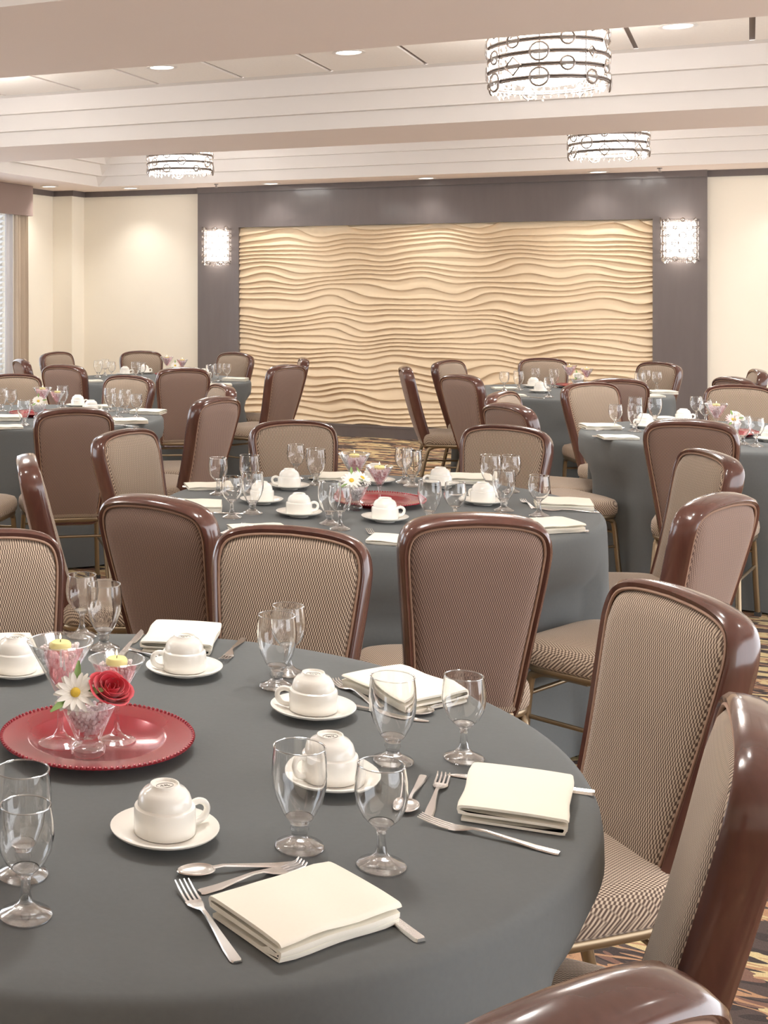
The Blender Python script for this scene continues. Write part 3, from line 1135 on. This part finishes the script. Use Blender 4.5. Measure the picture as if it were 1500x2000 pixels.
def napkin_mesh(L, D, seed, H=.030):
    """napkin folded in three layers; a ribbon folded back and forth, extruded along its length"""
    rnd = random.Random(seed)
    d = D / 2; t = H / 4.6
    path = []
    zl = [t * .55, t * 1.95, t * 3.35]
    path += [(d - .004, zl[0]), (0, zl[0]), (-d + .006, zl[0])]
    path += [(-d + .001, zl[0] + t * .35), (-d, zl[0] + t * .75), (-d + .003, zl[1])]
    path += [(0, zl[1] + .0005), (d - .006, zl[1])]
    path += [(d - .001, zl[1] + t * .4), (d - .0005, zl[1] + t * .9), (d - .006, zl[2])]
    path += [(d * .4, zl[2] + .0012), (-d * .4, zl[2] + .0012), (-d + .008, zl[2])]
    path += [(-d - .001, zl[2] - t * .1), (-d - .004, zl[2] - t * .45)]
    path = catmull(path, 3)
    n = len(path)
    loops = []
    NXn = 9
    sect = []
    for i, (y, z) in enumerate(path):
        a = path[max(i - 1, 0)]; b = path[min(i + 1, n - 1)]
        ty, tz = b[0] - a[0], b[1] - a[1]; l = hypot(ty, tz) or 1
        sect.append((y, z, -tz / l, ty / l))
    for k in range(NXn):
        s = -1 + 2 * k / (NXn - 1)
        top = []; bot = []
        ed = 1 - .35 * (abs(s) > .99)
        for i, (y, z, ny, nz) in enumerate(sect):
            lay = i / n
            x = s * (L / 2) * (1 - .012 * sin(5 * lay + seed))
            hh = t * .46 * ed
            wob = .0012 * sin(6 * s + seed + 3 * lay)
            top.append((x, y + ny * hh + .0015 * sin(4 * s + lay * 9), max(.0004, z + nz * hh + wob * lay)))
            bot.append((x, y - ny * hh + .0015 * sin(4 * s + lay * 9), max(.0002, z - nz * hh + wob * lay)))
        loops.append(top + bot[::-1])
    mb = MB().skin(loops, True, True)
    return mb.mesh('folded_napkin', 'napkin', 50)


NAPKINS = [napkin_mesh(.188, .132, 1, .036), napkin_mesh(.19, .145, 4, .030)]
NAP_THIN = napkin_mesh(.175, .125, 2, .018)



def put(name, me, tn, x, y, rz, label, cat, group, z=ZTOP, parts=()):
    if parts:
        t = link(name, None, None, (x, y, z), rz)
        for pn, pm in parts:
            link(pn, pm, t)
    else:
        t = link(name, me, None, (x, y, z), rz)
    lab = '%s on the %s, %s' % (label, TABLES[tn][1], side_of(tn, x, y))
    tag(t, lab, cat, '%s on the %s' % (group, TABLES[tn][1]))
    c = TABLES[tn][0]
    ITEMS.append((t, hypot(x - c[0], y - c[1])))
    return t


def at(px, py, z=ZTOP):
    p = unproj(px, py, z)
    return p.x, p.y


def goblet(tn, px, py):
    x, y = at(px, py)
    put('water_goblet', None, tn, x, y, 0, 'deep-bowled water goblet', 'glass', 'water goblets', parts=(('bowl', GOB_M), ('rim', GOB_RIM), ('stem_and_foot', GOB_STEM)))


def wine(tn, px, py):
    x, y = at(px, py)
    put('wine_glass', None, tn, x, y, 0, 'stemmed wine glass', 'glass', 'wine glasses', parts=(('bowl', WINE_M), ('rim', WINE_RIM), ('stem_and_foot', WINE_STEM)))


def cup(tn, px, py, hdir=0):
    x, y = at(px, py)
    put('saucer', SAUCER_M, tn, x, y, 0, 'white saucer', 'saucer', 'saucers')
    put('coffee_cup', None, tn, x, y, radians(hdir), 'upturned white coffee cup', 'cup', 'coffee cups', z=ZTOP + .0093,
        parts=(('bowl', CUP_M), ('handle', HANDLE_M), ('maker_stamp', STAMP_M)))


def napkin(tn, px, py, ang, kind=0):
    """ang: direction of the long side in world degrees"""
    x, y = at(px, py, ZTOP + .012)
    me = NAP_THIN if kind == 2 else NAPKINS[kind]
    return put('folded_napkin', me, tn, x, y, radians(ang), 'folded cream napkin', 'napkin', 'napkins')


def cutlery(tn, kind, p_end, p_tip, lift=0.0):
    """laid from the pixel of its handle end towards the pixel of its tip"""
    a = Vector(at(*p_end)); b = Vector(at(*p_tip))
    d = b - a
    me, nm, lab, L = {'fork': (FORK_M, 'dinner_fork', 'steel dinner fork', .2), 'dfork': (DFORK_M, 'dessert_fork', 'short steel dessert fork', .165),
                      'knife': (KNIFE_M, 'table_knife', 'steel table knife', .22), 'spoon': (SPOON_M, 'teaspoon', 'steel teaspoon', .17)}[kind]
    mid = (a + b) / 2
    d.normalize()
    o = mid - d * L / 2
    rz = atan2(d.y, d.x) - pi / 2
    t = put(nm, me, tn, o.x, o.y, rz, lab, 'cutlery', 'cutlery', z=ZTOP + lift)
    return t


# ------------------------------------------------------------------ centrepieces
CHARGER_M = MB()
CHARGER_M.lathe([(.0005, .004), (.095, .004), (.098, 0), (.104, 0), (.106, .004), (.118, .014), (.160, .0185), (.1655, .0195), (.1655, .0215), (.158, .0212), (.120, .0175), (.114, .0165), (.103, .0072), (.0005, .0065)], 72)
CHARGER_M = CHARGER_M.mesh('dish', 'charger', 50)
BEADS_M = MB()
for k in range(110):
    a = 2 * pi * k / 110
    BEADS_M.ball((.1632 * cos(a), .1632 * sin(a), .0215), .0033, 6, 4)
BEADS_M = BEADS_M.mesh('beaded_rim', 'charger')

mart_out = [(.0005, 0), (.036, 0), (.0375, .002), (.030, .005), (.012, .012), (.0062, .022), (.0050, .045), (.0058, .066), (.010, .073), (.0565, .142)]
mart_in = [(.0005, .077), (.007, .078), (.0547, .142)]
MART_M = MB().lathe(solid_profile(mart_out, mart_in), 36).mesh('bowl_and_stem', 'glass', 60)
MART_RIM = MB().lathe([(.0556 + .0013 * cos(a), .1423 + .0013 * sin(a)) for a in [k * pi / 4 for k in range(9)]], 36).mesh('rim', 'glass_rim')
vase_out = [(.0005, 0), (.026, 0), (.029, .004), (.029, .012), (.024, .019), (.019, .022), (.021, .026), (.0480, .084)]
vase_in = [(.0005, .028), (.018, .029), (.0462, .084)]
VASE_M = MB().lathe(solid_profile(vase_out, vase_in), 36).mesh('body', 'glass', 60)
VASE_RIM = MB().lathe([(.0471 + .0013 * cos(a), .0843 + .0013 * sin(a)) for a in [k * pi / 4 for k in range(9)]], 36).mesh('rim', 'glass_rim')


def gel_mesh(r0, z0, r1, z1, n, seed):
    rnd = random.Random(seed); mb = MB()
    for _ in range(n):
        t = rnd.random() ** .55
        z = z0 + (z1 - z0) * t
        r = (r0 + (r1 - r0) * t) * sqrt(rnd.random()) * .93
        a = rnd.uniform(0, 6.283)
        s = rnd.uniform(.0028, .0048)
        mb.ball((r * cos(a), r * sin(a), z), s, 6, 4)
    return mb.mesh('gel_beads', 'gel')


MART_GEL = gel_mesh(.005, .080, .046, .132, 420, 1)
VASE_GEL = gel_mesh(.016, .032, .040, .076, 320, 2)
CANDLE_M = MB().lathe([(.0005, 0), (.016, 0), (.0185, .003), (.0185, .010), (.016, .013), (.0005, .012)], 24).mesh('wax', 'candle')
WICK_M = MB().tube([(0, 0, .012), (.0005, 0, .018)], .0007, 5).mesh('wick', 'wick')
FLAME_M = MB().lathe([(.0002, .0165), (.0014, .0185), (.0018, .0205), (.0010, .0240), (.0002, .0270)], 10).mesh('flame', 'flame')


def petal(mb, L, W, lift, curl, M, cup=.3, n=5):
    """one petal along +y"""
    loops = []
    for i in range(n + 1):
        t = i / n
        w = W * sin(pi * (t * .82 + .12)) ** .8
        y = L * t
        z = lift * t + curl * t * t
        row = []
        for k in range(5):
            s = -1 + k / 2
            row.append(M @ Vector((s * w / 2, y, z + cup * W * .5 * (s * s) - .0003)))
        row2 = [p + (M.to_3x3() @ Vector((0, 0, .0006))) for p in row]
        loops.append([tuple(p) for p in row] + [tuple(p) for p in row2[::-1]])
    mb.skin(loops, True, True)


def daisy_parts(mat='white_petal'):
    pm = MB()
    for ring, (cnt, L, lift) in enumerate(((15, .034, .003), (13, .029, .011))):
        for k in range(cnt):
            M = Matrix.Rotation(2 * pi * (k + .5 * ring) / cnt, 4, 'Z') @ Matrix.Translation((0, .004, .001 * ring))
            petal(pm, L, .0105, lift, -.004, M, .15, 4)
    em = MB().ball((0, 0, .004), .0085, 14, 8, 1, 1, .5)
    return [('petals', pm.mesh('petals', mat, 60)), ('flower_eye', em.mesh('flower_eye', 'daisy_eye', 60))]


def rose_parts(mat='rose'):
    """cupped petals wrapped around each other, the outer ones flaring at the lip"""
    pm = MB()
    for ring, (cnt, R, H, flare, span) in enumerate(((2, .0050, .026, -.001, 1.5), (3, .0095, .028, .001, 1.2), (4, .0145, .028, .004, .98), (5, .0195, .026, .008, .85), (5, .0240, .022, .011, .80))):
        for k in range(cnt):
            a0 = 2 * pi * k / cnt + ring * .9
            rows = []
            for i in range(7):
                t = i / 6
                row = []
                for j in range(7):
                    sj = -1 + j / 3
                    tt = t * (1 - .22 * sj * sj)
                    r = R * (.25 + .80 * sin(min(1, tt * 1.25) * pi / 2)) + flare * max(0, tt - .6) ** 1.3 * 2.2 + .0012 * sj
                    ang = a0 + sj * span * (.55 + .45 * sin(pi * min(1, tt + .25) * .6))
                    z = -.012 + H * tt - flare * max(0, tt - .8) * 1.2
                    row.append((r * cos(ang), r * sin(ang), z))
                rows.append(row)
            back = [[(x * 1.035, y * 1.035, z - .0004) for x, y, z in row] for row in rows]
            pm.skin([rows[i] + back[i][::-1] for i in range(7)], True, True)
    return [('petals', pm.mesh('petals', mat, 60))]


def leaf_mesh(L, W):
    mb = MB()
    petal(mb, L, W, .012, -.012, Matrix.Identity(4), .25, 7)
    return mb.mesh('leaf', 'leaf', 60)


DAISY = daisy_parts()
PINK = daisy_parts('pink_petal')
ROSE = rose_parts()
WROSE = rose_parts('white_petal')
LEAF = leaf_mesh(.055, .013)
STEM_M = MB().tube([(0, 0, 0), (.002, 0, .03), (0, 0, .06)], .0016, 6).mesh('stem', 'leaf')


def flower(name, parts, tn, pos, rot, label, cat='flower', leaves=0, stem=.055, lrot=0):
    t = link(name, None, None, pos)
    t.rotation_euler = rot
    if name.endswith('rose'):
        t.scale = (1.2, 1.2, 1.2)
    for pn, pm in parts:
        link(pn, pm, t)
    R = Matrix.Rotation
    for k in range(leaves):
        l = link('leaf', LEAF, t, (0, 0, -.008))
        l.rotation_euler = (radians(20), 0, lrot + k * 2.4)
    tag(t, label, cat)
    return t


def centrepiece(tn, px, py, marts, vase_px, flowers):
    nm = TABLES[tn][1]
    x, y = at(px, py)
    t = link('charger_plate', None, None, (x, y, ZTOP))
    link('dish', CHARGER_M, t); link('beaded_rim', BEADS_M, t)
    tag(t, 'round red charger plate with beaded rim on the %s' % nm, 'plate', 'red charger plates')
    zc = ZTOP + .0068
    gl = []
    for k, (mx, my, sc) in enumerate(marts):
        ax, ay = at(mx, my, zc)
        g = link('martini_glass', None, None, (ax, ay, zc))
        g.scale = (1 if sc > 1 else .86, 1 if sc > 1 else .86, sc)
        for pn, pm in (('bowl_and_stem', MART_M), ('rim', MART_RIM), ('gel_beads', MART_GEL)):
            o = link(pn, pm, g)
            if pn == 'gel_beads':
                o['kind'] = 'stuff'
        word = 'taller' if sc == max(q[2] for q in marts) else 'shorter'
        if len(marts) == 1:
            word = 'cone shaped'
        tag(g, '%s martini glass of pink gel on the charger of the %s' % (word, nm), 'glass', 'martini glasses with floating candles')
        cz = zc + .131 * sc
        c = link('floating_candle', None, None, (ax, ay, cz))
        for pn, pm in (('wax', CANDLE_M), ('wick', WICK_M), ('flame', FLAME_M)):
            link(pn, pm, c)
        tag(c, 'ivory floating candle in the %s martini glass of the %s' % (word, nm), 'candle', 'floating candles')
    vx, vy = at(vase_px[0], vase_px[1], zc)
    v = link('flower_vase', None, None, (vx, vy, zc))
    for pn, pm in (('body', VASE_M), ('rim', VASE_RIM), ('gel_beads', VASE_GEL)):
        o = link(pn, pm, v)
        if pn == 'gel_beads':
            o['kind'] = 'stuff'
    tag(v, 'short flared glass vase of pink gel on the %s' % nm, 'vase', 'flared glass vases')
    for kind, dx, dy, dz, rot, leaves, lab in flowers:
        flower({'daisy': 'daisy', 'pink': 'pink_flower', 'rose': 'rose', 'wrose': 'white_rose'}[kind],
               {'daisy': DAISY, 'pink': PINK, 'rose': ROSE, 'wrose': WROSE}[kind], tn,
               (vx + dx, vy + dy, zc + .084 + dz), tuple(radians(a) for a in rot), lab, leaves=leaves)


centrepiece(1, 190, 1457, [(118, 1452, 1.22), (228, 1446, .98)], (172, 1472),
            [('daisy', -.020, -.012, .020, (52, 0, -12), 3, 'white daisy with yellow eye in the vase of the rose table'),
             ('rose', .036, -.008, .022, (30, 8, 20), 0, 'red rose blossom in the vase of the rose table')])
centrepiece(2, 738, 985, [(692, 981, 1.22), (741, 988, .98)], (692, 996),
            [('daisy', -.012, -.012, .018, (45, 0, -10), 2, 'white daisy in the vase of the daisy table, lower bloom'),
             ('daisy', .030, .02, .022, (30, 15, 30), 2, 'white daisy in the vase of the daisy table, leaning to its leaves')])
centrepiece(3, 72, 812, [(83, 812, 1.17), (112, 811, 1.0)], (75, 818),
            [('daisy', .0, -.012, .018, (50, 0, 0), 3, 'white daisy in the vase of the window-row table')])
centrepiece(5, 1130, 757, [(1112, 757, 1.17), (1146, 757, 1.0)], (1128, 763),
            [('wrose', .0, -.01, .018, (35, 0, 0), 2, 'white blossom in the vase of the panel-front table')])
centrepiece(6, 1425, 850, [(1399, 852, 1.17)], (1428, 860),
            [('pink', .0, -.02, .02, (50, 0, 0), 3, 'pale pink flower in the vase of the pink-flower table'),
             ('wrose', .04, .02, .03, (30, 20, 0), 0, 'white blossom beside the pink flower on the pink-flower table')])
centrepiece(4, 340, 735, [(326, 735, 1.17), (356, 735, 1.0)], (342, 738),
            [('daisy', .0, -.012, .018, (50, 0, 0), 2, 'white daisy in the vase of the corner table')])

# ------------------------------------------------------------------ place settings, rose table
for p in ((585, 1655), (767, 1488), (541, 1342), (44, 1709), (203, 1268)):
    goblet(1, *p)
for p in ((745, 1692), (906, 1482), (563, 1316), (50, 1788), (160, 1243)):
    wine(1, *p)
cup(1, 322, 1637, 20)
cup(1, 645, 1531, 200)
cup(1, 612, 1396, 170)
cup(1, 360, 1316, 190)
cup(1, 30, 1318, 190)
napkin(1, 594, 1780, 31, 0)
napkin(1, 1008, 1556, 68, 1)
napkin(1, 792, 1343, -62, 1)
napkin(1, 354, 1244, 78, 1)
napkin(1, -20, 1266, 10, 1)
cutlery(1, 'fork', (470, 1890), (350, 1725))
cutlery(1, 'dfork', (378, 1748), (602, 1690))
cutlery(1, 'spoon', (570, 1690), (357, 1710))
cutlery(1, 'knife', (825, 1842), (626, 1692))
cutlery(1, 'fork', (1090, 1668), (822, 1604))
cutlery(1, 'dfork', (832, 1605), (870, 1512))
cutlery(1, 'knife', (1150, 1550), (885, 1516))
cutlery(1, 'spoon', (822, 1527), (795, 1582))
cutlery(1, 'dfork', (745, 1385), (650, 1332))
cutlery(1, 'spoon', (905, 1365), (815, 1398))
cutlery(1, 'knife', (672, 1378), (780, 1400))
cutlery(1, 'fork', (474, 1250), (437, 1293))
cutlery(1, 'knife', (235, 1284), (278, 1232))
cutlery(1, 'spoon', (258, 1270), (330, 1296))

# daisy table
for p in ((487, 962), (493, 1003), (617, 947), (644, 1024), (805, 950), (839, 1023), (958, 962), (984, 998)):
    goblet(2, *p)
for p in ((426, 966), (453, 1011), (578, 935), (664, 1034), (789, 943), (889, 1024), (998, 961), (1053, 1008)):
    wine(2, *p)
cup(2, 565, 955, 170)
cup(2, 511, 983, 60)
cup(2, 584, 1008, 5)
cup(2, 752, 1018, 5)
cup(2, 943, 985, 120)
cup(2, 860, 952, 185)
cup(2, 733, 944, 90)
for (x, y, a, k) in ((380, 987, -6, 1), (408, 947, 5, 2), (505, 1030, 8, 2), (660, 932, 0, 1), (913, 936, -10, 0), (1100, 983, -15, 1), (1068, 1028, 15, 0), (780, 1052, -25, 2)):
    napkin(2, x, y, a, k)
cutlery(2, 'fork', (752, 1066), (716, 1034))
cutlery(2, 'knife', (1122, 1036), (1040, 1028))
cutlery(2, 'fork', (1156, 1001), (1065, 997))
cutlery(2, 'dfork', (1046, 996), (1018, 977))
cutlery(2, 'knife', (388, 1001), (450, 1003))
cutlery(2, 'dfork', (434, 1042), (475, 1028))
cutlery(2, 'spoon', (520, 945), (478, 952))
cutlery(2, 'spoon', (632, 925), (602, 940))
cutlery(2, 'knife', (384, 953), (432, 957))
cutlery(2, 'spoon', (890, 968), (930, 972))

# window-row table
for p in ((47, 831), (122, 797), (3, 803), (215, 803), (245, 806)):
    goblet(3, *p)
for p in ((22, 806), (230, 815), (267, 816)):
    wine(3, *p)
cup(3, 152, 795, 0)
cup(3, 178, 806, 0)
for (x, y, a, k) in ((188, 792, 0, 2), (290, 804, -20, 1), (252, 822, 10, 1), (8, 817, 0, 0), (12, 832, 10, 2)):
    napkin(3, x, y, a, k)
cutlery(3, 'knife', (222, 829), (262, 833))
cutlery(3, 'fork', (205, 822), (225, 815))
# corner table
for p in ((192, 737), (265, 740), (411, 747)):
    goblet(4, *p)
for p in ((218, 739), (277, 741), (425, 744), (443, 744), (205, 733)):
    wine(4, *p)
cup(4, 244, 733, 0)
cup(4, 282, 730, 0)
cup(4, 398, 738, 0)
for (x, y, a, k) in ((460, 741, -20, 1), (178, 743, 10, 2), (430, 750, 0, 2)):
    napkin(4, x, y, a, k)
# panel-front table
for p in ((1013, 762), (1082, 757), (1250, 766)):
    goblet(5, *p)
for p in ((985, 763), (1046, 754), (1072, 776), (1262, 759), (1283, 763)):
    wine(5, *p)
cup(5, 1042, 757, 0)
cup(5, 1055, 767, 0)
cup(5, 1232, 760, 0)
for (x, y, a, k) in ((985, 757, 0, 2), (1000, 771, -5, 2), (1290, 766, 0, 1), (1268, 772, 5, 2), (1215, 770, 0, 1)):
    napkin(5, x, y, a, k)
cutlery(5, 'knife', (1020, 775), (1050, 777))
# pink-flower table
for p in ((1240, 843), (1241, 824), (1279, 826), (1450, 868)):
    goblet(6, *p)
for p in ((1202, 840), (1360, 822), (1477, 872), (1378, 830)):
    wine(6, *p)
cup(6, 1260, 836, 180)
cup(6, 1335, 825, 0)
cup(6, 1505, 862, 0)
for (x, y, a, k) in ((1172, 833, -5, 1), (1207, 852, -5, 2), (1286, 815, 0, 2)):
    napkin(6, x, y, a, k)
cutlery(6, 'knife', (1165, 853), (1235, 858))
cutlery(6, 'fork', (1165, 841), (1215, 838))

# things of one kind in the same part of a table: tell the pair apart by their distance from its middle
groups = {}
for t, d in ITEMS:
    groups.setdefault(t['label'], []).append((d, t))
for lab, lst in groups.items():
    if len(lst) == 2 and abs(lst[0][0] - lst[1][0]) <= .004:
        lst.sort(key=lambda q: uv_of(q[1].location.x, q[1].location.y)[0])
        lst[0][1]['label'] = lab + ', nearer the windows'
        lst[1][1]['label'] = lab + ', farther from windows'
    elif len(lst) == 2:
        lst.sort(key=lambda q: q[0])
        ch = lst[0][1]['category'] == 'chair'
        lst[0][1]['label'] = lab + (', pushed closer' if ch else ', nearer its middle')
        lst[1][1]['label'] = lab + (', standing farther out' if ch else ', nearer its rim')
